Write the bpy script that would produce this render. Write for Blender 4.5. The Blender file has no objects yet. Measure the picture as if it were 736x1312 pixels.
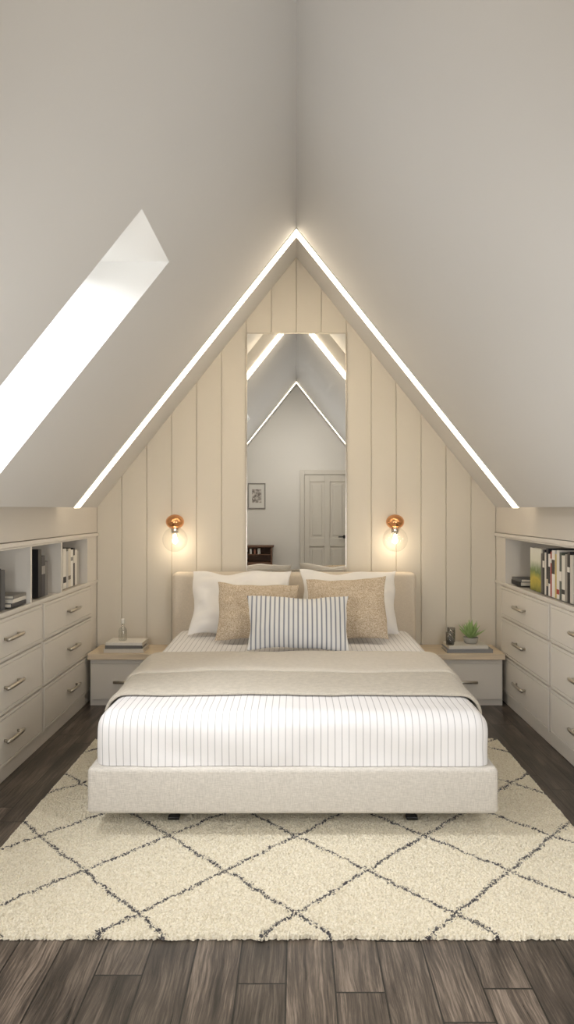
import bpy, bmesh, math, random
from mathutils import Vector, Matrix, noise
random.seed(7)
S = bpy.context.scene
COL = S.collection
PI = math.pi
# ------------------------------------------------------------------ constants (metres; y = distance from camera)
HW = 1.437; KZ = 1.34; AZ = 3.14; YB = 5.30; YF = -0.30; H = 1.33
KS = 4.41/4.88                                   # the main slopes hang a little lower than the two end bays
CW = HW*KS; CZ = H+(KZ-H)*KS; CA = H+(AZ-H)*KS; YE0 = 1.06; YE1 = 4.41
def zc(x): return KZ + (AZ-KZ)*(1-abs(x)/HW)
def zm(x): return CZ + (CA-CZ)*(1-abs(x)/CW)

# ------------------------------------------------------------------ helpers
def lin(c):
    return tuple(((v/255)/12.92 if v/255 <= .04045 else ((v/255+.055)/1.055)**2.4) for v in c)+(1,)
class MB:
    def __init__(s): s.bm = bmesh.new()
    def box(s, x0,x1,y0,y1,z0,z1, bev=0, seg=2):
        if x0 > x1: x0, x1 = x1, x0
        vs = [s.bm.verts.new((x,y,z)) for x in (x0,x1) for y in (y0,y1) for z in (z0,z1)]
        fs = [s.bm.faces.new([vs[i] for i in f]) for f in ((0,1,3,2),(4,6,7,5),(0,4,5,1),(2,3,7,6),(0,2,6,4),(1,5,7,3))]
        if bev:
            es = list({e for f in fs for e in f.edges})
            bmesh.ops.bevel(s.bm, geom=es, offset=bev, segments=seg, affect='EDGES', profile=.5)
        return s
    def quad(s, *p):
        s.bm.faces.new([s.bm.verts.new(q) for q in p]); return s
    def prism(s, pts, y0, y1):
        a = [s.bm.verts.new((x,y0,z)) for x,z in pts]; b = [s.bm.verts.new((x,y1,z)) for x,z in pts]
        n = len(pts); s.bm.faces.new(a); s.bm.faces.new(b[::-1])
        for i in range(n): s.bm.faces.new((a[i], b[i], b[(i+1)%n], a[(i+1)%n]))
        return s
    def lathe(s, prof, c=(0,0,0), seg=24, M=None):
        rings = []
        for r,z in prof:
            ring = []
            for k in range(seg):
                a = 2*PI*k/seg; v = Vector((r*math.cos(a), r*math.sin(a), z))
                if M: v = M @ v
                ring.append(s.bm.verts.new(v+Vector(c)))
            rings.append(ring)
        for i in range(len(rings)-1):
            for k in range(seg):
                s.bm.faces.new((rings[i][k], rings[i][(k+1)%seg], rings[i+1][(k+1)%seg], rings[i+1][k]))
        if prof[0][0] > 1e-4: s.bm.faces.new(rings[0][::-1])
        if prof[-1][0] > 1e-4: s.bm.faces.new(rings[-1])
        return s
    def tube(s, pts, r, seg=10):
        pts = [Vector(p) for p in pts]; rings = []
        for i,p in enumerate(pts):
            d = (pts[min(i+1,len(pts)-1)]-pts[max(i-1,0)]).normalized()
            up = Vector((0,0,1)) if abs(d.z) < .9 else Vector((1,0,0))
            a = d.cross(up).normalized(); b = d.cross(a)
            rings.append([s.bm.verts.new(p+a*r*math.cos(2*PI*k/seg)+b*r*math.sin(2*PI*k/seg)) for k in range(seg)])
        for i in range(len(rings)-1):
            for k in range(seg):
                s.bm.faces.new((rings[i][k], rings[i][(k+1)%seg], rings[i+1][(k+1)%seg], rings[i+1][k]))
        s.bm.faces.new(rings[0][::-1]); s.bm.faces.new(rings[-1]); return s
    def build(s, name, mat, parent=None, smooth=False):
        bmesh.ops.remove_doubles(s.bm, verts=s.bm.verts, dist=1e-6)
        bmesh.ops.recalc_face_normals(s.bm, faces=s.bm.faces)
        me = bpy.data.meshes.new(name); s.bm.to_mesh(me); s.bm.free()
        if smooth:
            for p in me.polygons: p.use_smooth = True
        me.materials.append(mat)
        o = bpy.data.objects.new(name, me); COL.objects.link(o); o.parent = parent
        return o
def rbox(x0,x1,y0,y1,z0,z1,r,step=.05,fn=None,flatbot=False):
    """box with fully rounded edges, densely gridded"""
    m = MB(); bm = m.bm
    def axis(a,b):
        k = [a + r*(1-math.cos(i/5*PI/2)) for i in range(5)]
        n = max(1,int((b-a-2*r)/step)); mid = [a+r+(b-a-2*r)*i/n for i in range(n+1)]
        return k+mid+[b-(v-a) for v in k[::-1]]
    X,Y,Z = axis(x0,x1),axis(y0,y1),axis(z0,z1)
    def face(A,B,f):
        g = [[bm.verts.new(f(a,b)) for b in B] for a in A]
        for i in range(len(A)-1):
            for j in range(len(B)-1): bm.faces.new((g[i][j],g[i+1][j],g[i+1][j+1],g[i][j+1]))
    face(X,Y,lambda a,b:(a,b,z0)); face(X,Y,lambda a,b:(a,b,z1)); face(X,Z,lambda a,b:(a,y0,b)); face(X,Z,lambda a,b:(a,y1,b))
    face(Y,Z,lambda a,b:(x0,a,b)); face(Y,Z,lambda a,b:(x1,a,b))
    bmesh.ops.remove_doubles(bm, verts=bm.verts, dist=1e-5)
    for v in bm.verts:
        p = v.co; q = Vector((min(max(p.x,x0+r),x1-r),min(max(p.y,y0+r),y1-r),min(max(p.z,z0+r),z1-r)))
        d = p-q
        if flatbot and p.z < z0+r: d.z = 0; q.z = p.z
        if d.length > 0: v.co = q+d.normalized()*(r if not (flatbot and abs(p.z-z0)<1e-6) else max(abs(d.x),abs(d.y)))
        if fn: v.co = fn(v.co)
    return m
def thing(name, label, cat, loc=(0,0,0), rot=(0,0,0), group=None):
    o = bpy.data.objects.new(name, None); COL.objects.link(o); o.empty_display_size = .1
    o.location = loc; o.rotation_euler = rot; o['label'] = label; o['category'] = cat
    if group: o['group'] = group
    return o
def tag(o, label, cat, group=None):
    o['label'] = label; o['category'] = cat
    if group: o['group'] = group
    return o
def struct(o, label, cat): o['kind'] = 'structure'; o['label'] = label; o['category'] = cat; return o

# ------------------------------------------------------------------ materials
class NT:
    def __init__(s, name):
        s.m = bpy.data.materials.new(name); s.m.use_nodes = True; s.t = s.m.node_tree; s.n = s.t.nodes
        s.b = s.n['Principled BSDF']; s.out = s.n['Material Output']
        s.tc = s.n.new('ShaderNodeTexCoord').outputs['Object']
    def link(s,a,b): s.t.links.new(a,b)
    def setin(s,sock,v):
        if hasattr(v,'is_linked'): s.link(v,sock)
        else: sock.default_value = v
    def math(s,op,a,b=0,c=None):
        n = s.n.new('ShaderNodeMath'); n.operation = op; s.setin(n.inputs[0],a); s.setin(n.inputs[1],b)
        if c is not None: s.setin(n.inputs[2],c)
        return n.outputs[0]
    def sep(s,v):
        n = s.n.new('ShaderNodeSeparateXYZ'); s.link(v,n.inputs[0]); return n.outputs
    def comb(s,x=0,y=0,z=0):
        n = s.n.new('ShaderNodeCombineXYZ'); s.setin(n.inputs[0],x); s.setin(n.inputs[1],y); s.setin(n.inputs[2],z); return n.outputs[0]
    def noise(s,scale,detail=3,vec=None,rough=.5):
        n = s.n.new('ShaderNodeTexNoise'); n.inputs['Scale'].default_value = scale; n.inputs['Detail'].default_value = detail
        n.inputs['Roughness'].default_value = rough; s.link(vec if vec else s.tc,n.inputs['Vector']); return n.outputs['Fac']
    def white(s,vec):
        n = s.n.new('ShaderNodeTexWhiteNoise'); n.noise_dimensions = '3D'; s.link(vec,n.inputs['Vector']); return n.outputs['Value']
    def mix(s,f,a,b):
        n = s.n.new('ShaderNodeMix'); n.data_type = 'RGBA'; s.setin(n.inputs[0],f); s.setin(n.inputs[6],a); s.setin(n.inputs[7],b); return n.outputs[2]
    def ramp(s,f,stops):
        n = s.n.new('ShaderNodeValToRGB'); s.link(f,n.inputs[0]); e = n.color_ramp.elements
        e[0].position, e[0].color = stops[0]; e[1].position, e[1].color = stops[-1]
        for p,c in stops[1:-1]: k = e.new(p); k.color = c
        return n.outputs[0]
    def bump(s,h,strength,dist=.01):
        n = s.n.new('ShaderNodeBump'); n.inputs['Strength'].default_value = strength; n.inputs['Distance'].default_value = dist
        s.link(h,n.inputs['Height']); s.link(n.outputs[0],s.b.inputs['Normal'])
def scale(c,k): return tuple(min(1,v*k) for v in c[:3])+(1,)
def paint(name, rgb, rough=.55, var=.04, nscale=6, bump=.08, bscale=120, metal=0, sheen=0):
    t = NT(name); c = lin(rgb)
    t.link(t.mix(t.noise(nscale), scale(c,1-var), scale(c,1+var)), t.b.inputs['Base Color'])
    t.b.inputs['Roughness'].default_value = rough; t.b.inputs['Metallic'].default_value = metal
    if sheen: t.b.inputs['Sheen Weight'].default_value = sheen
    if bump: t.bump(t.noise(bscale,2), bump, .002)
    return t.m
def weave(name, rgb, sc=500, var=.12, bump=.5, rough=.9):
    t = NT(name); c = lin(rgb); o = t.sep(t.tc)
    a = t.noise(1,2,t.comb(t.math('MULTIPLY',o[0],sc*.15),t.math('MULTIPLY',o[1],sc*.15),t.math('MULTIPLY',o[2],sc)))
    b = t.noise(1,2,t.comb(t.math('MULTIPLY',o[0],sc),t.math('MULTIPLY',o[1],sc),t.math('MULTIPLY',o[2],sc*.15)))
    f = t.math('MULTIPLY',t.math('ADD',a,b),.5)
    t.link(t.ramp(f,[(.35,scale(c,1-var)),(.65,scale(c,1+var))]),t.b.inputs['Base Color'])
    t.b.inputs['Roughness'].default_value = rough; t.b.inputs['Sheen Weight'].default_value = .15
    t.bump(f,bump,.003); return t.m
def wood(name, rgb, axis=0, rough=.45):
    t = NT(name); c = lin(rgb); o = t.sep(t.tc); k = [40,40,40]; k[axis] = 2.5
    f = t.noise(1,5,t.comb(*[t.math('MULTIPLY',o[i],k[i]) for i in range(3)]),.6)
    t.link(t.ramp(f,[(.3,scale(c,.82)),(.7,scale(c,1.1))]),t.b.inputs['Base Color'])
    t.b.inputs['Roughness'].default_value = rough; t.bump(f,.15,.002); return t.m
def emit(name, col, st):
    t = NT(name); t.b.inputs['Base Color'].default_value = (1,1,1,1)
    t.link(t.mix(t.noise(3), col, scale(col,1.0)), t.b.inputs['Emission Color'])
    t.b.inputs['Emission Strength'].default_value = st; return t.m
def stripes(name, axis, period, frac, base, line, soft=.03, var=.03):
    t = NT(name); o = t.sep(t.tc)
    f = t.math('PINGPONG',t.math('DIVIDE',o[axis],period),.5)        # 0..0.5
    m = t.math('MINIMUM', t.math('MAXIMUM', t.math('DIVIDE', t.math('SUBTRACT',frac/2+soft/2,f), soft), 0), 1)
    c = lin(base)
    b = t.mix(t.noise(7),scale(c,1-var),scale(c,1+var))
    t.link(t.mix(m,b,lin(line)),t.b.inputs['Base Color']); t.b.inputs['Roughness'].default_value = .85
    t.bump(t.noise(350,2),.25,.002); return t.m
def glassy(name, tint=(1,1,1,1), refl=.5, dens=.06):
    t = NT(name); t.n.remove(t.b)
    tr = t.n.new('ShaderNodeBsdfTransparent'); tr.inputs[0].default_value = tint
    gl = t.n.new('ShaderNodeBsdfGlossy'); gl.inputs['Roughness'].default_value = .03
    lw = t.n.new('ShaderNodeLayerWeight'); lw.inputs['Blend'].default_value = .25
    f = t.math('ADD',t.math('MULTIPLY',lw.outputs['Facing'],refl),dens)
    mx = t.n.new('ShaderNodeMixShader'); t.link(f,mx.inputs[0]); t.link(tr.outputs[0],mx.inputs[1]); t.link(gl.outputs[0],mx.inputs[2])
    t.link(mx.outputs[0],t.out.inputs[0]); return t.m

M = {}
M['ceil'] = paint('ceiling_paint',(213,211,208),.7,.015,2,.05,90)
M['shaft'] = paint('skylight_reveal_paint',(238,237,234),.6,.01,2,.03)
M['panel'] = paint('cream_panel_paint',(214,207,194),.5,.02,3,.05,60)
M['knee'] = paint('warm_wall_paint',(214,208,199),.6,.02,3,.05)
M['farwall'] = paint('pale_wall_paint',(228,225,219),.7,.02,2,.05)
M['cab'] = paint('greige_cabinet_paint',(221,216,208),.42,.015,3,.03)
M['nickel'] = paint('satin_nickel',(196,190,180),.3,.03,30,.05,200,1)
M['oak'] = wood('pale_oak',(220,203,178),0)
M['walnut'] = wood('brown_wood',(112,80,60),0)
M['linen'] = weave('greige_linen',(201,196,188),300,.13,.8)
M['headlinen'] = weave('beige_linen',(216,205,189),420,.07,.4)
M['white'] = paint('white_cotton',(236,234,232),.9,.03,9,.3,300,0,.2)
M['duvet'] = stripes('ticking_stripe_cotton',0,.0285,.07,(231,230,231),(142,141,146),.10)
M['lumbar'] = stripes('blue_grey_ticking',0,.0270,.27,(228,227,225),(108,115,131),.22)
M['throw'] = weave('beige_knit',(186,179,166),260,.12,.8)
M['throw2'] = weave('pale_beige_knit',(199,192,180),300,.07,.6)
M['black'] = paint('black_metal',(22,22,23),.35,.1,20,.05)
M['copper'] = paint('copper',(240,176,124),.24,.05,14,.03,100,1)
M['chrome'] = paint('chrome',(215,212,205),.12,.02,14,0,100,1)
M['globe'] = glassy('clear_glass',(.975,.975,.97,1),.55,.02)
M['clear'] = glassy('clear_bottle_glass',(.90,.91,.90,1),.5,.08)
M['pane'] = glassy('window_glass',(1,1,1,1),.1,.01)
M['led'] = emit('warm_led',(1,.86,.66,1),4.8)
M['wash'] = emit('warm_led_wash',(1,.83,.60,1),22)  # emission for the added bar that warms the panelling
M['bulb'] = emit('warm_bulb',(1,.88,.68,1),13)
M['pages'] = paint('book_pages',(226,219,204),.8,.05,60,.1)
M['door'] = paint('door_paint',(216,211,201),.5,.02)
M['trimw'] = paint('trim_paint',(224,219,208),.45,.02)
M['leaf'] = paint('succulent_green',(158,186,122),.5,.18,40,.1)
M['pot'] = paint('white_ceramic',(222,220,214),.3,.03)
M['greypot'] = paint('grey_ceramic',(168,166,160),.4,.05)
M['smoke'] = glassy('smoky_glass',(.6,.61,.61,1),.5,.12)
M['wax'] = paint('candle_wax',(120,118,112),.5,.05)
# tan boucle
t = NT('tan_boucle'); f = t.math('ADD',t.math('MULTIPLY',t.noise(240,4,None,.6),.85),t.math('MULTIPLY',t.noise(60,2),.15))
t.link(t.ramp(f,[(.40,lin((162,142,116))),(.5,lin((197,180,156))),(.60,lin((222,210,193)))]),t.b.inputs['Base Color'])
t.b.inputs['Roughness'].default_value = .95; t.bump(t.noise(260,3,None,.7),.5,.003); M['tan'] = t.m
# mirror
t = NT('mirror_silver'); t.link(t.mix(t.noise(2),(.90,.91,.91,1),(.91,.92,.92,1)),t.b.inputs['Base Color'])
t.b.inputs['Metallic'].default_value = 1; t.b.inputs['Roughness'].default_value = 0; M['mirror'] = t.m
# floor planks
t = NT('dark_oak_planks'); o = t.sep(t.tc); PW = .137
xr = t.math('DIVIDE',t.math('ADD',o[0],10.03),PW); row = t.math('FLOOR',xr)
r1 = t.white(t.comb(row,3.3,1.7)); yy = t.math('DIVIDE',t.math('ADD',o[1],t.math('MULTIPLY',r1,2.3)),1.05); idx = t.math('FLOOR',yy)
r2 = t.white(t.comb(row,idx,.5))
wob = t.math('MULTIPLY',t.noise(1,2,t.comb(t.math('MULTIPLY',o[0],9),t.math('MULTIPLY',o[1],3),t.math('MULTIPLY',r2,23))),6)
g = t.noise(1,6,t.comb(t.math('ADD',t.math('MULTIPLY',o[0],140),wob),t.math('MULTIPLY',o[1],5),t.math('MULTIPLY',r2,37)),.72)
g2 = t.noise(1,3,t.comb(t.math('MULTIPLY',o[0],14),t.math('MULTIPLY',o[1],2.6),t.math('MULTIPLY',r2,19)),.5)
gg = t.math('ADD',t.math('MULTIPLY',g,.62),t.math('MULTIPLY',g2,.38))
c1 = t.ramp(gg,[(.38,lin((31,26,23))),(.50,lin((74,65,58))),(.63,lin((124,112,101)))])
hs = t.n.new('ShaderNodeHueSaturation'); t.link(c1,hs.inputs['Color']); t.link(t.math('ADD',t.math('MULTIPLY',r2,.9),.55),hs.inputs['Value'])
kn = t.n.new('ShaderNodeTexVoronoi'); kn.inputs['Scale'].default_value = 1
t.link(t.comb(t.math('MULTIPLY',o[0],5.5),t.math('MULTIPLY',o[1],2.6),0),kn.inputs['Vector'])
knot = t.math('LESS_THAN',t.math('ADD',kn.outputs['Distance'],t.math('MULTIPLY',g,.05)),.085)
gx = t.math('PINGPONG',xr,.5); gy = t.math('PINGPONG',yy,.5)
gap = t.math('MAXIMUM',t.math('LESS_THAN',gx,.018),t.math('LESS_THAN',gy,.003))
t.link(t.mix(gap,t.mix(t.math('MULTIPLY',knot,.7),hs.outputs[0],lin((28,22,20))),lin((12,10,9))),t.b.inputs['Base Color'])
t.link(t.math('ADD',t.math('MULTIPLY',g,.22),.20),t.b.inputs['Roughness'])
t.bump(t.math('SUBTRACT',t.math('MULTIPLY',g,.5),gap),.4,.004); M['floor'] = t.m
# rug
t = NT('cream_berber_pile'); o = t.sep(t.tc)
wx = t.math('MULTIPLY',t.math('SUBTRACT',t.noise(9,4,None,.7),.5),.06); wy = t.math('MULTIPLY',t.math('SUBTRACT',t.noise(11,4,t.comb(o[1],o[0],5),.7),.5),.06)
u = t.math('DIVIDE',t.math('ADD',o[0],wx),.515); v = t.math('DIVIDE',t.math('ADD',t.math('SUBTRACT',o[1],2.387),wy),.57)
d1 = t.math('PINGPONG',t.math('ADD',t.math('ADD',u,v),10),.5); d2 = t.math('PINGPONG',t.math('ADD',t.math('SUBTRACT',u,v),10),.5)
dd = t.math('ADD',t.math('MINIMUM',d1,d2),t.math('MULTIPLY',t.math('SUBTRACT',t.noise(105,3,None,.75),.5),.18))
ln = t.math('MINIMUM',t.math('MAXIMUM',t.math('DIVIDE',t.math('SUBTRACT',.018,dd),.009),0),1)
base = t.ramp(t.noise(150,3,None,.7),[(.3,lin((206,194,166))),(.5,lin((234,225,202))),(.7,lin((247,241,226)))])
dark = t.mix(t.noise(140,2),lin((24,24,32)),lin((84,80,82)))
t.link(t.mix(ln,base,dark),t.b.inputs['Base Color']); t.b.inputs['Roughness'].default_value = 1
t.b.inputs['Sheen Weight'].default_value = .2; t.bump(t.noise(210,3,None,.7),1,.007); M['rug'] = t.m

# ------------------------------------------------------------------ room shell
m = MB(); m.box(-1.95,1.95,YF-.05,YB+.05,-.05,0); struct(m.build('floor',M['floor']),'dark brown wooden plank floor','floor')
SY0,SY1 = 2.70*KS,3.28*KS; s1 = (2.43-KZ)/(AZ-KZ); s0 = .055
def LP(s,y,off=0): return (-CW*(1-s)+off, y, CZ+(CA-CZ)*s)
m = MB()
def sq(a,b,c,d): m.quad(LP(a,c),LP(b,c),LP(b,d),LP(a,d))
sq(0,1,YE0,SY0); sq(0,1,SY1,YE1); sq(0,s0,SY0,SY1); sq(s1,1,SY0,SY1)
m.quad((CW,YE0,CZ),(0,YE0,CA),(0,YE1,CA),(CW,YE1,CZ))
for sg in (-1,1):
    m.quad((sg*CW,YE0,CZ),(sg*CW,YE1,CZ),(sg*(HW+.01),YE1,KZ),(sg*(HW+.01),YE0,KZ))      # narrow soffit above the knee wall
    for ya,yb in ((YF-.01,YE0),(YE1,YB+.03)):
        m.quad((sg*HW,ya,KZ),(0,ya,AZ),(0,yb,AZ),(sg*HW,yb,KZ))
    for ye in (YE0,YE1):
        m.quad((sg*CW,ye,CZ),(0,ye,CA),(0,ye,AZ),(sg*HW,ye,KZ))
struct(m.build('ceiling',M['ceil']),'pale grey steep sloping attic ceiling','ceiling')
OFF = -.45
w = bpy.data.objects.new('window_1',None); COL.objects.link(w); struct(w,'long skylight cut into the left slope','skylight')
m = MB()
m.quad(LP(s1,SY0),LP(s1,SY1),LP(s1,SY1,OFF),LP(s1,SY0,OFF)); m.quad(LP(s0,SY0),LP(s0,SY0,OFF),LP(s0,SY1,OFF),LP(s0,SY1))
m.quad(LP(s0,SY1),LP(s1,SY1),LP(s1,SY1,OFF),LP(s0,SY1,OFF)); m.quad(LP(s0,SY0),LP(s0,SY0,OFF),LP(s1,SY0,OFF),LP(s1,SY0))
m.build('reveal',M['shaft'],w)
m = MB(); m.quad(LP(s0,SY0,OFF+.01),LP(s1,SY0,OFF+.01),LP(s1,SY1,OFF+.01),LP(s0,SY1,OFF+.01)); m.build('pane',M['pane'],w)
m = MB(); fw = .05
for (a,b,c,d) in ((s0,s1,SY0,SY0+fw),(s0,s1,SY1-fw,SY1),(s0,s0+.02,SY0,SY1),(s1-.02,s1,SY0,SY1)):
    A,B = LP(a,c,OFF+.02),LP(b,d,OFF+.02)
    m.prism([(A[0],A[2]),(B[0],B[2]),(B[0]+.03,B[2]),(A[0]+.03,A[2])],c,d)
m.build('window_frame',M['trimw'],w)
m = MB(); BW = HW/8; g = .0038
for k in range(-8,8):
    x0,x1 = k*BW,(k+1)*BW
    def P(x,y): return (x,y,zc(x)+.01)
    m.quad((x0+g,YB,0),(x1-g,YB,0),P(x1-g,YB),P(x0+g,YB))
    m.quad((x0,YB+.008,0),(x0+g,YB,0),P(x0+g,YB),P(x0,YB+.008)); m.quad((x1-g,YB,0),(x1,YB+.008,0),P(x1,YB+.008),P(x1-g,YB))
for sg in (-1,1): m.quad((sg*HW,YB+.008,0),(sg*1.95,YB+.008,0),(sg*1.95,YB+.008,KZ+.05),(sg*HW,YB+.008,KZ+.05))
struct(m.build('wall_back',M['panel']),'cream vertical board panelling filling the gable','wall')
m = MB(); m.quad((-HW-.02,YF,0),(HW+.02,YF,0),(HW+.02,YF,KZ),(-HW-.02,YF,KZ)); m.bm.faces.new([m.bm.verts.new(p) for p in ((-HW-.02,YF,KZ),(HW+.02,YF,KZ),(0,YF,AZ+.02))])
struct(m.build('wall_front',M['farwall']),'pale gable wall with the door, seen in the mirror','wall')
DY0 = 3.14; DT = 1.16
for sg,nm in ((-1,'left'),(1,'right')):
    m = MB(); X = sg*HW; XO = sg*1.93
    m.quad((X,DY0-.003,DT+.003),(X,YB+.03,DT+.003),(X,YB+.03,KZ+.005),(X,DY0-.003,KZ+.005)); m.quad((X,YF-.01,0),(X,DY0-.003,0),(X,DY0-.003,KZ+.005),(X,YF-.01,KZ+.005))
    m.quad((X,DY0-.003,DT+.003),(X,YB+.03,DT+.003),(XO,YB+.03,DT+.003),(XO,DY0-.003,DT+.003))
    m.quad((XO,DY0-.003,0),(XO,YB+.03,0),(XO,YB+.03,KZ),(XO,DY0-.003,KZ)); m.quad((X,DY0-.003,0),(XO,DY0-.003,0),(XO,DY0-.003,KZ),(X,DY0-.003,KZ))
    struct(m.build('wall_'+nm,M['knee']),'low knee wall above the %s built-in drawers'%nm,'wall')
    m = MB(); m.box(X,X-sg*.012,YF,DY0-.01,0.001,.1,.003); struct(m.build('baseboard_'+nm,M['trimw']),'painted baseboard on the %s knee wall'%nm,'baseboard')

# ------------------------------------------------------------------ LED strips on the slopes
def led(sg, y0, y1, label, glow_fill=False):
    t = thing('led_strip',label,'light strip',(0,(y0+y1)/2,CA),group='linear lights on the attic slopes')
    def pr(a,b,c,d,y0,y1):
        m = MB(); m.prism([(sg*c,zm(c)-CA-a),(sg*d,zm(d)-CA-a),(sg*d,zm(d)-CA-b),(sg*c,zm(c)-CA-b)],y0,y1); return m
    hw = (y1-y0)/2
    pr(.0005,.008,CW-.004,0,-hw-.006,-hw).build('channel',M['trimw'],t)
    pr(.0005,.008,CW-.004,0,hw,hw+.006).build('channel',M['trimw'],t)
    pr(.0005,.009,CW-.004,0,-hw,hw).build('diffuser',M['led'],t)
    if glow_fill: pr(-.012,.004,CW-.004,0,hw+.0075,hw+.014).build('wall_washer',M['wash'],t)  # extra emitter on the step's back face, added for glow on the boards
led(-1,YE1-.125,YE1-.007,'glowing warm strip light on the left slope beside the panelled wall',True)
led(1,YE1-.125,YE1-.007,'glowing warm strip light on the right slope beside the panelled wall',True)
led(-1,YE0+.007,YE0+.10,'strip light on the left slope by the door end, seen in the mirror')
led(1,YE0+.007,YE0+.10,'strip light on the right slope by the door end, seen in the mirror')

# ------------------------------------------------------------------ built-in drawer units
def handle(mx, y, z, sg, parent, L=.2):
    m = MB(); x = mx
    for s in (-1,1): m.tube([(x,y+s*(L/2-.02),z),(x-sg*.026,y+s*(L/2-.02),z)],.0075)
    m.tube([(x-sg*.024,y-L/2,z),(x-sg*.030,y-L/2+.03,z),(x-sg*.030,y+L/2-.03,z),(x-sg*.024,y+L/2,z)],.0095,12)
    m.build('handle',M['nickel'],parent,True)
def unit(sg, label, divs, cat='drawer unit'):
    t = thing('built_in_drawers',label,cat,(0,0,0))
    t.location = (sg*(HW+.2),(DY0+YB)/2,0); O = Vector(t.location)
    def bx(m,d0,d1,y0,y1,z0,z1,bev=0):
        m.box(sg*(HW+d0)-O.x,sg*(HW+d1)-O.x,y0-O.y,y1-O.y,z0,z1,bev)
    m = MB(); bx(m,.002,.44,DY0,5.299,.002,.815)
    bx(m,-.006,.03,DY0,5.299,.002,.07,.002)
    m.build('body',M['cab'],t)
    m = MB(); bx(m,.40,.44,DY0,5.299,.815,1.125); bx(m,.0,.44,DY0,5.299,1.125,DT); bx(m,.0,.44,5.06,5.299,.815,1.125)
    bx(m,.0,.44,DY0,DY0+.03,.815,1.125)
    for d in divs: bx(m,.0,.40,d-.011,d+.011,.815,1.125)
    m.build('open_shelf',M['cab'],t)
    m = MB(); bx(m,-.008,.004,DY0,5.299,.803,.822,.002); bx(m,-.014,.004,DY0,5.299,1.135,DT,.004); m.build('edge_trim',M['cab'],t)
    for (a,b) in ((4.15,5.11),(3.16,4.12)):
        for (z0,z1) in ((.593,.795),(.335,.580),(.078,.322)):
            m = MB(); bx(m,-.011,.001,a,b,z0,z1)
            k = .014; q = .003; bv = .0012
            bx(m,-.016,-.010,a,b,z0,z0+k,bv); bx(m,-.016,-.010,a,b,z1-k,z1,bv)
            bx(m,-.016,-.010,a,a+k,z0+k,z1-k,bv); bx(m,-.016,-.010,b-k,b,z0+k,z1-k,bv)
            bx(m,-.0155,-.010,a+k+q,b-k-q,z0+k+q,z1-k-q,bv)
            d = m.build('drawer',M['cab'],t)
            handle(sg*(HW-.0155)-O.x,(a+b)/2+.03-O.y,(z0+z1)/2+.002,sg,d,.21)
    return t
unit(-1,'built-in greige drawer unit with open cubbies on the left',[4.51,3.99])
unit(1,'built-in greige drawer unit with open cubbies on the right',[3.55])

# ------------------------------------------------------------------ books
bookmats = {}
def bmat(rgb):
    if rgb not in bookmats: bookmats[rgb] = paint('book_cloth_%d_%d_%d'%rgb,rgb,.5,.06,25,.1,150)
    return bookmats[rgb]
def book(loc, rot, w, th, h, rgb, label, band=None, group=None, cat='book'):
    t = thing('book',label,cat,loc,rot,group); c = .0025
    m = MB(); m.box(-w,0,-th/2,-th/2+c,0,h); m.box(-w,0,th/2-c,th/2,0,h); m.box(-c*1.3,.0008,-th/2+.0005,th/2-.0005,0,h,.0006,1)
    m.build('cover',bmat(rgb),t)
    m = MB(); m.box(-w+.004,-c*1.4,-th/2+c+.0002,th/2-c-.0002,.003,h-.003); m.build('pages',M['pages'],t)
    if band:
        m = MB(); m.box(.0009,.0018,-th/2+.001,th/2-.001,h*band[1],h*band[2]); m.build('spine_label',bmat(band[0]),t)
    return t
SH = .8225
def row(sg, y, specs, group):
    for (th,h,rgb,label,band) in specs:
        y -= th/2
        book((sg*(HW+.035),y,SH),(0,0,0 if sg<0 else PI),.165,th-.001,h,rgb,label,band,group)
        y -= th/2
W_,G_,K_ = (226,222,214),(150,148,146),(42,42,46)
row(-1,4.98,[(.04,.225,(176,172,166),'light grey book at the back-wall end of the far left cubby',None),
  (.05,.235,W_,'thick white book second from the back wall in the far left cubby',None),
  (.035,.25,K_,'only black book in the far left cubby',(W_,.6,.8)),
  (.055,.24,(236,234,228),'thick bright white book just in front of the black one, far left cubby',(G_,.7,.8)),
  (.05,.25,(214,208,196),'cream book in the far left cubby, third from its near divider',((120,110,100),.2,.3)),
  (.045,.235,(198,196,192),'pale grey book in the far left cubby, second from its near divider',None),
  (.06,.255,(232,228,222),'tall white book against the near divider of the far left cubby',(K_,.15,.3))],'books in the far left cubby')
row(-1,4.36,[(.05,.20,(110,108,108),'mid-grey book, shortest of the three in the middle left cubby',None),
  (.06,.235,(58,58,64),'charcoal book with a pale spine label, between grey and black books',(G_,.55,.75)),
  (.055,.275,(34,35,40),'black book, tallest of the three in the middle left cubby',None)],'books in the middle left cubby')
row(-1,3.72,[(.05,.20,(84,86,90),'slate grey upright book in the nearest left cubby',None),
  (.05,.21,(44,46,50),'near-black upright book at the left edge of the photo',None)],'upright books in the nearest left cubby')
# piles of flat books: spine to the room
for k,(th,h,rgb,lb) in enumerate([(.022,.2,(70,70,74),'dark grey flat book at the bottom of the near left cubby pile'),(.02,.185,(222,218,210),'white flat book in the middle of the near left cubby pile'),(.018,.17,(128,124,118),'taupe flat book on top of the near left cubby pile')]):
    z = SH+sum([.022,.02,.018][:k])
    book((-(HW+.02),3.965,z+th/2),(PI/2,0,0),.22,th-.001,h,rgb,lb,None,'flat books in the near left cubby')
for k,(th,rgb,lb) in enumerate([(.028,(30,30,32),'black flat book under the grey one at the back end of the right shelf'),(.02,(88,88,90),'grey flat book lying on the black one on the right shelf')]):
    book((HW+.03,4.82-.015*k,SH+.028*k+th/2+.0005),(PI/2,0,PI),.16,th-.001,.2,rgb,lb,None,'flat books on the right shelf')
t = thing('picture_book','face-out book with a green and yellow landscape cover on the right shelf','book',(HW+.04,4.545,SH),(0,0,0))
tt = NT('landscape_cover'); oo = tt.sep(tt.tc)
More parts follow.
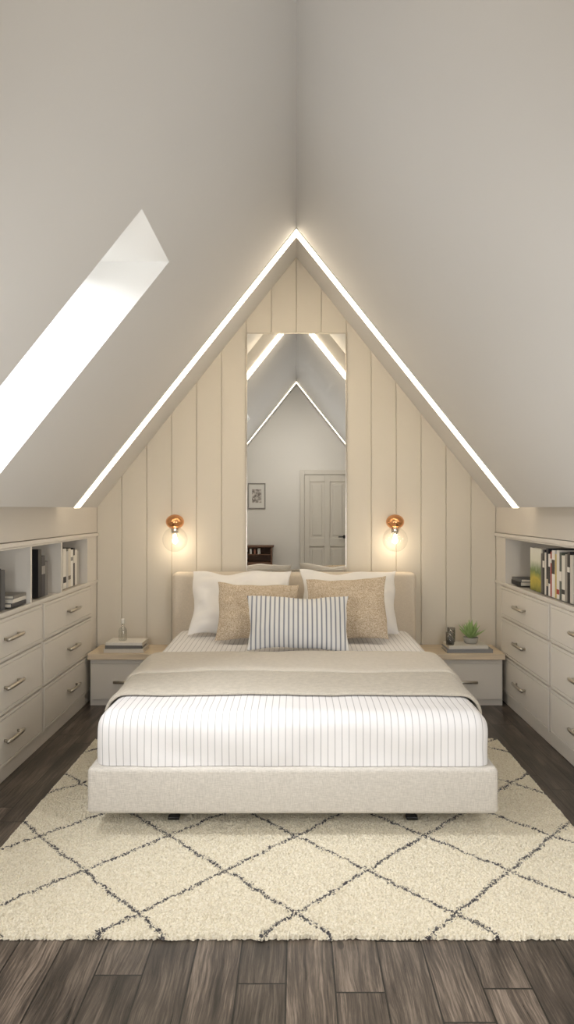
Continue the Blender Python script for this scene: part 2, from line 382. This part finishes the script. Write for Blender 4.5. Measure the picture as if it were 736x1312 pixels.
f = tt.math('ADD',oo[2],tt.math('MULTIPLY',tt.noise(18,4),.09))
tt.link(tt.ramp(tt.math('MULTIPLY',f,3.0),[(.1,lin((96,104,50))),(.35,lin((196,180,70))),(.5,lin((108,132,76))),(.72,lin((222,222,206))),(1,lin((240,238,228)))]),tt.b.inputs['Base Color'])
m = MB(); m.box(0,.004,-.105,.105,0,.265,.001); m.box(.026,.03,-.105,.105,0,.265,.001); m.box(0,.03,-.108,-.1045,0,.265); m.build('cover',tt.m,t)
m = MB(); m.box(.0042,.0258,-.1043,.102,.003,.262); m.build('pages',M['pages'],t)
row(1,4.43,[(.03,.24,(98,96,92),'grey book right next to the face-out landscape book',None),
  (.035,.265,(46,44,46),'dark charcoal book with white spine label, right of the grey book',(W_,.6,.75)),
  (.03,.25,(214,210,202),'cream book between two dark books on the right shelf',None),
  (.035,.275,(36,38,46),'tall navy black book beside the cream book on the right shelf',((190,180,160),.2,.35)),
  (.035,.245,(232,229,223),'white book immediately before the red book on the right shelf',(K_,.3,.7)),
  (.024,.26,(160,56,46),'red book standing on the right shelf',(W_,.75,.85)),
  (.05,.27,(236,233,228),'thick white book immediately after the red book on the right shelf',(K_,.5,.8)),
  (.028,.25,(196,176,110),'mustard yellow book between two white books on the right shelf',None),
  (.045,.275,(228,224,216),'white book with a red spine label on the right shelf',((160,40,34),.1,.2)),
  (.035,.265,(84,92,84),'grey-green book after the white one with a red label',(W_,.4,.6)),
  (.05,.25,(222,218,208),'off-white book with a charcoal band, between grey-green and taupe',(K_,.15,.25)),
  (.035,.26,(150,146,138),'taupe book on the right shelf beside the black one',None),
  (.04,.275,(30,30,34),'black book at the right edge of the photo',(W_,.6,.7)),
  (.04,.26,(206,200,190),'stone-coloured book just past the right edge of the photo',None)],'upright books on the right shelf')

# ------------------------------------------------------------------ bed
BX = -.015
bed = thing('bed','low upholstered platform bed in greige linen with a plain headboard','bed',(BX,4.1,0))
def ns(v,s,a,seed=0): return noise.noise(Vector((v.x*s+seed,v.y*s,v.z*s)))*a
def ffn(v): return v + Vector((ns(v,3,.003),ns(v,3,.003,9),0))
rbox(-.825,.825,2.95-4.1,5.11-4.1,.105,.29,.018,.06,ffn).build('frame',M['linen'],bed,True)
def hfn(v): return v+Vector((0,ns(v,4,.006),0))
rbox(-.853,.853,5.125-4.1,5.255-4.1,.10,.885,.035,.05,hfn).build('headboard',M['headlinen'],bed,True)
for lx,ly in ((-.49,3.10),(.49,3.10),(-.49,4.9),(.49,4.9)):
    zb = .029 if ly < 4.2 else .001; m = MB(); s_ = 1 if lx > 0 else -1; y_ = ly-4.1
    m.prism([(lx-.018+s_*.010,zb),(lx+.018+s_*.010,zb),(lx+.022-s_*.006,.098),(lx-.022-s_*.006,.098)],y_-.012,y_+.012)
    m.box(lx-.034,lx+.034,y_-.03,y_+.03,.0975,.107,.002)
    m.box(lx-.024+s_*.010,lx+.024+s_*.010,y_-.018,y_+.018,zb-.001,zb+.010,.002)
    m.build('leg',M['black'],bed)
def dfn(v):
    w = Vector(v); z = v.z
    k = max(0,min(1,(z-.30)/.2))
    w.z += (ns(v,2.0,.009,3)+ns(v,6,.004,5)+.002*noise.noise(Vector((v.x*12+v.y*5,v.y*9,2))))*k + .006*k*(1-(v.x/.8)**2)
    if v.y < 2.98-4.1+.1 or abs(v.x) > .72:
        b = math.sin(min(1,max(0,(z-.29)/.2))*PI)*.5
        lo = max(0,min(1,(.49-z)/.15))
        w.x *= 1+.006*b
        if v.y < -1.0: w.y += -.008*b + noise.noise(Vector((v.x*4,z*6,2)))*.018*lo + noise.noise(Vector((v.x*12+z*8,z*12,7)))*.005*lo
        if abs(v.x) > .72: w.x += noise.noise(Vector((v.y*6,z*5,6)))*.012*lo
    return w
duv = rbox(-.80,.80,2.972-4.1,5.095-4.1,.2915,.500,.066,.025,dfn,True).build('striped_duvet',M['duvet'],None,True); duv.location = (BX,4.1,0)
tag(duv,'white duvet with thin grey stripes covering the mattress','duvet')
def throw_part(name, mat, parent, ya, yb, off, drop, seed, thick):
    m = MB(); bm = m.bm; Wd = .80+off+.012; T = .502+off+.006; R = .072+off; prof = []
    for i in range(8): prof.append((-Wd,drop+(T-R-drop)*i/7))
    for i in range(1,9): a = PI-PI/2*i/8; prof.append((-Wd+R+R*math.cos(a),T-R+R*math.sin(a)))
    for i in range(1,60): prof.append((-Wd+R+(2*Wd-2*R)*i/60,T))
    for i in range(0,9): a = PI/2-PI/2*i/8; prof.append((Wd-R+R*math.cos(a),T-R+R*math.sin(a)))
    for i in range(1,8): prof.append((Wd,T-R-(T-R-drop)*i/7))
    nd = 22; G = []
    for i,(x,z) in enumerate(prof):
        r = []
        for j in range(nd+1):
            f = j/nd; e0 = ya+noise.noise(Vector((x*.9+seed,z*2,1)))*.016; e1 = yb+noise.noise(Vector((x*1.2+seed,z*3,7)))*.018
            y = e0+(e1-e0)*f
            v = Vector((x,y,z)); b = dfn(Vector((max(-.8,min(.8,x)),y,max(.3,min(.5,z)))))
            dz = (b.z-max(.3,min(.5,z))) if abs(x) < .78 else 0
            v.z += dz+ns(v,4,.0015,2)
            v.z -= .007*max(0,1-f/.05)**2
            v.x += ns(v,6,.004,4) if abs(x) > .75 else 0
            r.append(bm.verts.new(v))
        G.append(r)
    for i in range(len(G)-1):
        for j in range(nd): bm.faces.new((G[i][j],G[i+1][j],G[i+1][j+1],G[i][j+1]))
    o = m.build(name,mat,parent,True); md = o.modifiers.new('s','SOLIDIFY'); md.thickness = thick; md.offset = 0
    md2 = o.modifiers.new('b','BEVEL'); md2.width = thick*.4; md2.segments = 3; md2.limit_method = 'ANGLE'
    return o
th = thing('throw_blanket','beige knitted throw folded across the middle of the bed','throw',(BX,4.1,0))
throw_part('blanket',M['throw'],th,3.235-4.1,4.02-4.1,.010,.36,2,.014)
throw_part('folded_layer',M['throw2'],th,3.62-4.1,4.08-4.1,.024,.37,5,.012)
def pillow(name, label, x, y, w, h, th, tilt, mat, rz=0, cat='pillow', seed=0, z=.528, ry=0, group=None, soft=1.0):
    m = MB(); bm = m.bm; n = 40
    for sd in (-1,1):
        G = []
        for i in range(n+1):
            r = []
            for j in range(n+1):
                u = math.sin((-1+2*i/n)*PI/2); v = math.sin((-1+2*j/n)*PI/2)
                X = w/2*u*(1-.07*(1-v*v)); Z = h/2*v*(1-.09*(1-u*u))
                X += noise.noise(Vector((v*1.6+seed,u*.8,5)))*.018*soft; Z += noise.noise(Vector((u*1.8+seed,v*.7,9)))*.022*soft
                pr = ((1-abs(u)**2.4)*(1-abs(v)**2.4))**.6
                pr *= 1-.22*v*soft                                     # filling settles low
                Y = sd*th/2*pr
                q = Vector((X*5+seed,Z*5,sd*3)); e = min(1,pr*2)
                Y += (noise.noise(q)*.022+noise.noise(q*2.4)*.011+abs(noise.noise(Vector((u*2.2+seed,v*2.2,sd))))*-.016)*e*soft
                r.append(bm.verts.new((X,Y,Z+h/2*.95)))
            G.append(r)
        for i in range(n):
            for j in range(n): bm.faces.new((G[i][j],G[i+1][j],G[i+1][j+1],G[i][j+1]))
    bmesh.ops.remove_doubles(bm, verts=bm.verts, dist=1e-4)
    o = m.build(name,mat,None,True); o.location = (x,y,z); o.rotation_euler = (-math.radians(tilt),ry,rz)
    tag(o,label,cat,group); return o
pillow('pillow','large plain white pillow leaning on the left half of the headboard',-.365,4.755,.67,.465,.19,32,M['white'],.03,seed=1,soft=1.3)
pillow('pillow','large plain white pillow leaning on the right half of the headboard',.345,4.755,.64,.465,.19,32,M['white'],-.03,seed=5,soft=1.3)
pillow('throw_pillow','tan textured square pillow left of the striped lumbar pillow',-.245,4.50,.51,.38,.14,27,M['tan'],.03,'throw pillow',9,ry=.02,soft=.7)
pillow('throw_pillow','tan textured square pillow right of the striped lumbar pillow',.315,4.50,.51,.41,.14,27,M['tan'],-.04,'throw pillow',13,ry=-.03,soft=.7,z=.534)
pillow('lumbar_pillow','rectangular lumbar pillow with blue-grey and white vertical stripes',.01,4.22,.60,.325,.15,23,M['lumbar'],0,'throw pillow',21,soft=.7)

# ------------------------------------------------------------------ mirror
mi = thing('wall_mirror','tall narrow frameless mirror standing above the headboard against the panelling','mirror',(0,5.289,.889))
m = MB(); m.box(-.353,.353,0,.004,.007,1.697); m.build('glass',M['mirror'],mi)
m = MB()
m.box(-.36,-.3535,-.006,.006,0,1.704); m.box(.3535,.36,-.006,.006,0,1.704); m.box(-.3535,.3535,-.006,.006,0,.0065); m.box(-.3535,.3535,-.006,.006,1.6975,1.704)
m.box(-.353,.353,.0045,.010,.007,1.697); m.build('edge_frame',M['nickel'],mi)

# ------------------------------------------------------------------ nightstands and things on them
def nightstand(x0,x1,label):
    cx = (x0+x1)/2; t = thing('nightstand',label,'nightstand',(cx,5.12,0)); hw = (x1-x0)/2
    m = MB(); m.box(-hw,hw,4.95-5.12,.175,.315,.355,.003); m.build('top',M['oak'],t)
    m = MB(); m.box(-hw+.01,hw-.01,-.135,.17,.001,.3145); m.build('body',M['cab'],t)
    m = MB(); m.box(-hw+.018,hw-.018,-.152,-.134,.045,.285,.002)
    d = m.build('drawer',M['cab'],t)
    m = MB(); z = .165
    for s in (-.06,.06): m.tube([(s,-.151,z),(s,-.178,z)],.007)
    m.tube([(-.085,-.178,z),(.085,-.178,z)],.0095); m.build('handle',M['nickel'],d,True)
nightstand(-1.405,-.885,'low nightstand with oak top and grey drawer left of the bed')
nightstand(.86,1.405,'low nightstand with oak top and grey drawer right of the bed')
def flat(x,y,z,L,D,th,rgb,label,group,rz=0):
    o = book((0,0,0),(0,0,0),D,th,L,rgb,label,None,group)
    R = Matrix(((0,0,1),(-1,0,0),(0,-1,0)))
    R = Matrix.Rotation(rz,3,'Z') @ R
    o.rotation_euler = R.to_euler(); o.location = Vector((x,y,z+th/2))+Matrix.Rotation(rz,3,'Z')@Vector((-L/2,-D/2,0)); return o
g = 'books stacked on the left nightstand'
flat(-1.17,5.08,.3555,.27,.19,.026,(205,200,192),'pale book at the bottom of the left nightstand stack',g)
flat(-1.175,5.08,.382,.25,.18,.022,(108,106,104),'dark grey book in the middle of the left nightstand stack',g,.05)
flat(-1.165,5.08,.4045,.25,.18,.02,(228,224,216),'white book on top of the left nightstand stack',g,-.04)
t = thing('perfume_bottle','slender clear glass bottle standing on the left nightstand books','bottle',(-1.195,5.07,.425))
MB().lathe([(.0,0),(.026,.001),(.028,.01),(.028,.07),(.022,.084),(.010,.094),(.009,.115),(.0,.116)],seg=24).build('glass_body',M['clear'],t,True)
MB().lathe([(.011,.1165),(.012,.12),(.012,.145),(.009,.15),(0,.151)],seg=20).build('stopper',M['pot'],t,True)
g = 'books stacked on the right nightstand'
flat(1.175,5.08,.3555,.31,.2,.024,(130,132,136),'slate grey book at the bottom of the right nightstand stack',g)
flat(1.165,5.08,.380,.27,.18,.022,(214,210,202),'pale cream book on top of the right nightstand stack',g,.04)
t = thing('succulent','small pale green succulent in a low grey pot on the right nightstand books','plant',(1.205,5.09,.4025))
MB().lathe([(.0,0),(.038,.001),(.046,.01),(.052,.036),(.052,.042),(.047,.042),(.045,.034),(0,.033)],seg=28).build('pot',M['greypot'],t,True)
m = MB()
for k in range(30):
    a = k*2.4; el = .40+1.1*(k/30); L = .112-.03*((k*7)%3)/2; d = Vector((math.cos(a)*math.cos(el),math.sin(a)*math.cos(el),math.sin(el)))
    side = d.cross(Vector((0,0,1))).normalized(); up = side.cross(d)
    base = Vector((0,0,.034)); rings = []
    for (f,w_) in ((0,.006),(.35,.013),(.7,.0105),(.92,.004),(1,.0006)):
        c = base+d*L*f+Vector((0,0,.018*f*f)); rings.append([m.bm.verts.new(c+side*w_*math.cos(2*PI*q/6)+up*w_*.42*math.sin(2*PI*q/6)) for q in range(6)])
    for i in range(4):
        for q in range(6): m.bm.faces.new((rings[i][q],rings[i][(q+1)%6],rings[i+1][(q+1)%6],rings[i+1][q]))
m.build('leaves',M['leaf'],t,True)
for x,y,h_,lb in ((1.05,5.03,.085,'smoky glass candle jar nearer the bed on the right nightstand'),(1.08,5.135,.10,'taller smoky glass candle jar beside the succulent')):
    t = thing('candle_jar',lb,'jar',(x,y,.4025),group='candle jars on the right nightstand')
    MB().lathe([(0,0),(.026,.0005),(.028,.006),(.028,h_),(.025,h_),(.025,.008),(0,.008)],seg=24).build('jar',M['smoke'],t,True)
    MB().lathe([(0,.0085),(.0245,.009),(.0245,h_*.6),(0,h_*.6)],seg=20).build('candle',M['wax'],t,True)

# ------------------------------------------------------------------ sconces
for x,lb in ((-.855,'copper and clear glass globe sconce above the left nightstand'),(.695,'copper and clear glass globe sconce above the right nightstand')):
    t = thing('wall_sconce',lb,'sconce',(x,YB-.0005,1.235),group='globe sconces on the panelling')
    Mx = Matrix.Rotation(PI/2,3,'X'); AY = -.115
    MB().lathe([(.0,.0),(.04,.0),(.042,.006),(.036,.014),(.012,.02),(.0,.02)],M=Mx,seg=32).build('wall_plate',M['copper'],t,True)
    MB().tube([(0,-.015,0),(0,AY+.02,0)],.008,14).build('arm',M['copper'],t,True)
    pr = [(max(0,.064*math.sin(a_)),.004+.052*math.cos(a_)) for a_ in [PI*.80*q/16 for q in range(17)]]
    MB().lathe(pr+[(0,.004+.052*math.cos(PI*.8))],(0,AY,0),36).build('cap',M['copper'],t,True)
    MB().lathe([(.026,-.0385),(.030,-.043),(.025,-.049),(.030,-.055),(.025,-.061),(.028,-.067),(.018,-.080),(.012,-.085),(0,-.086)],(0,AY,0),24).build('socket',M['chrome'],t,True)
    pr = [(.036,-.039)]; R_ = .088
    for k in range(1,19):
        a = .46+(PI-.46)*k/18; pr.append((max(.0,R_*math.sin(a)),-.120+R_*math.cos(a)))
    MB().lathe(pr,(0,AY,0),40).build('glass_globe',M['globe'],t,True)
    MB().lathe([(0,-.0865),(.008,-.089),(.012,-.105),(.018,-.121),(.018,-.132),(.012,-.145),(0,-.150)],(0,AY,0),20).build('bulb',M['bulb'],t,True)
    L = bpy.data.lights.new('sconce_light','POINT'); L.energy = .85; L.color = (1,.80,.56); L.shadow_soft_size = .02
    lo = bpy.data.objects.new('sconce_light',L); COL.objects.link(lo); lo.location = (x,YB-.115,1.068)

# ------------------------------------------------------------------ rug
nx,ny = 440,370; rx0,rx1,ry0,ry1 = -1.155,1.155,2.27,4.22
vs = []; fs = []
rnd = random.Random(3)
for j in range(ny+1):
    for i in range(nx+1):
        x = rx0+(rx1-rx0)*i/nx; y = ry0+(ry1-ry0)*j/ny
        ex = min(i,nx-i); ey = min(j,ny-j); e = min(ex,ey)
        z = .014+rnd.random()*.0085+noise.noise(Vector((x*30,y*30,0)))*.003
        if e < 3: z *= (.35,.75,.92)[e] if e else .12
        xx = x+rnd.uniform(-.0016,.0016); yy = y+rnd.uniform(-.0016,.0016)
        if ey == 0: yy += noise.noise(Vector((x*14,1,0)))*.010+rnd.uniform(-.005,.005)
        if ex == 0: xx += noise.noise(Vector((y*14,9,0)))*.010+rnd.uniform(-.005,.005)
        vs.append((xx,yy,max(.001,z)))
for j in range(ny):
    for i in range(nx):
        a = j*(nx+1)+i; fs.append((a,a+1,a+nx+2,a+nx+1))
me = bpy.data.meshes.new('rug'); me.from_pydata(vs,[],fs); me.materials.append(M['rug'])
rug = bpy.data.objects.new('rug',me); COL.objects.link(rug); tag(rug,'cream shaggy rug with dark diamond lattice lines under the bed','rug')

# ------------------------------------------------------------------ door end (seen in the mirror)
dr = bpy.data.objects.new('door_1',None); COL.objects.link(dr); dr.location = (.455,YF,0); struct(dr,'pale panelled door at the far end, seen in the mirror','door')
DH = 1.83
m = MB(); m.box(-.335,.335,.004,.022,.005,DH,.002)
def rail(a,b,c,d): m.box(a,b,.0215,.040,c,d,.003)
rail(-.335,-.26,.005,DH); rail(-.04,.04,.005,DH); rail(.26,.335,.005,DH)
for a,b in ((-.26,-.04),(.04,.26)):
    rail(a,b,.005,.16); rail(a,b,.78,.90); rail(a,b,1.73,DH)
    m.box(a+.04,b-.04,.0215,.032,.20,.74,.006); m.box(a+.04,b-.04,.0215,.032,.94,1.69,.006)
m.build('door_panel',M['door'],dr)
m = MB(); m.box(-.40,-.338,.002,.055,0.001,DH+.07,.004); m.box(.338,.40,.002,.055,0.001,DH+.07,.004); m.box(-.338,.338,.002,.055,DH+.005,DH+.07,.004); m.build('door_frame',M['door'],dr)
m = MB(); m.lathe([(.025,0),(.025,.012),(.01,.014),(.01,.05)],(.25,.041,.92),20,Matrix.Rotation(-PI/2,3,'X')); m.tube([(.25,.085,.92),(.16,.09,.92)],.009); m.build('door_handle',M['black'],dr)
pf = thing('framed_picture','small framed print on the door-end wall, seen in the mirror','picture',(-.585,YF+.002,1.33))
m = MB()
for (a,b,c,d) in ((-.13,.13,0,.015),(-.13,.13,.365,.38),(-.13,-.115,.015,.365),(.115,.13,.015,.365)): m.box(a,b,0,.02,c,d,.002)
m.build('frame',paint('pale_grey_frame',(150,146,142),.4),pf)
MB().box(-.115,.115,.0,.006,.015,.365).build('mat_board',M['pot'],pf)
tt = NT('sketch_print'); tt.link(tt.ramp(tt.noise(22,5,None,.7),[(.4,lin((120,112,106))),(.6,lin((214,208,200)))]),tt.b.inputs['Base Color'])
MB().box(-.07,.07,.0062,.008,.09,.29).build('print',tt.m,pf)
CT = .80
cs = thing('console_cabinet','small brown wooden cabinet below the print, seen in the mirror','cabinet',(-.70,YF+.14,0))
m = MB(); m.box(-.37,.37,-.13,.13,CT-.025,CT,.003); m.build('top',M['walnut'],cs)
m = MB(); m.box(-.35,.35,-.12,.11,.12,.56); m.box(-.35,-.33,-.12,.12,.5601,CT-.0255); m.box(.33,.35,-.12,.12,.5601,CT-.0255); m.box(-.33,.33,-.12,-.10,.5601,CT-.0255)
m.box(-.33,.33,-.10,.115,.665,.678)
m.build('body',M['walnut'],cs)
for z0,z1 in ((.15,.33),(.35,.54)):
    m = MB(); m.box(-.33,.33,.11,.122,z0,z1,.003); d = m.build('drawer',M['walnut'],cs)
    MB().lathe([(.006,0),(.006,.012),(.014,.016),(.014,.024),(0,.026)],(0,.122,(z0+z1)/2),16,Matrix.Rotation(-PI/2,3,'X')).build('knob',M['nickel'],d,True)
for sx in (-.32,.32):
    for sy in (-.1,.09): MB().box(sx-.02,sx+.02,sy-.02,sy+.02,0.001,.12).build('leg',M['walnut'],cs)
x = -.66
for th_,h_,c_,lb in ((.03,.075,(226,222,216),'small white book on the upper shelf of the wooden cabinet'),(.03,.07,(140,90,70),'small rust book on the upper shelf of the wooden cabinet'),(.04,.08,(200,196,190),'small pale grey book on the upper shelf of the wooden cabinet')):
    book((x,YF+.24,.6785),(0,0,PI/2),.1,th_-.002,h_,c_,lb,None,'books in the wooden cabinet'); x += .06

# ------------------------------------------------------------------ lights
def area(name, loc, direction, sx, sy, en, col):
    L = bpy.data.lights.new(name,'AREA'); L.shape = 'RECTANGLE'; L.size = sx; L.size_y = sy; L.energy = en; L.color = col
    o = bpy.data.objects.new(name,L); COL.objects.link(o); o.location = loc
    o.rotation_euler = Vector(direction).to_track_quat('-Z','Y').to_euler(); return o
cx,cy,cz = LP((s0+s1)/2,(SY0+SY1)/2,OFF)
area('skylight_daylight',(cx-.55,cy-.25,cz+.95),(.52,.16,-.84),1.1,1.1,125,(.98,.985,1))
area('room_light',(1.0,1.3,1.0),(-.62,1,-.12),.3,.9,15.5,(.99,.985,.97))  # added fill from the right side, no actual fixture here
area('room_light',(-1.0,1.3,1.0),(.62,1,-.12),.3,.9,15.5,(.99,.985,.97))  # matching added fill from the left side
area('door_end_light',(0,.95,2.3),(0,-1,-.5),.6,.3,7,(1,.95,.88))  # added fill to brighten the door wall in the mirror, no fixture
wd = bpy.data.worlds.new('World'); S.world = wd; wd.use_nodes = True
bg = wd.node_tree.nodes['Background']; bg.inputs[0].default_value = (.9,.95,1,1); bg.inputs[1].default_value = 1.4
S.view_settings.view_transform = 'Standard'; S.view_settings.look = 'None'; S.view_settings.exposure = 0

# ------------------------------------------------------------------ camera
cam = bpy.data.cameras.new('Camera'); co = bpy.data.objects.new('Camera',cam); COL.objects.link(co); S.camera = co
co.location = (0,0,H); co.rotation_euler = (PI/2,0,0)
cam.sensor_fit = 'VERTICAL'; cam.sensor_height = 24; cam.lens = 944/1312*24
cam.shift_x = -12/1312; cam.shift_y = -4/1312; cam.clip_start = .02
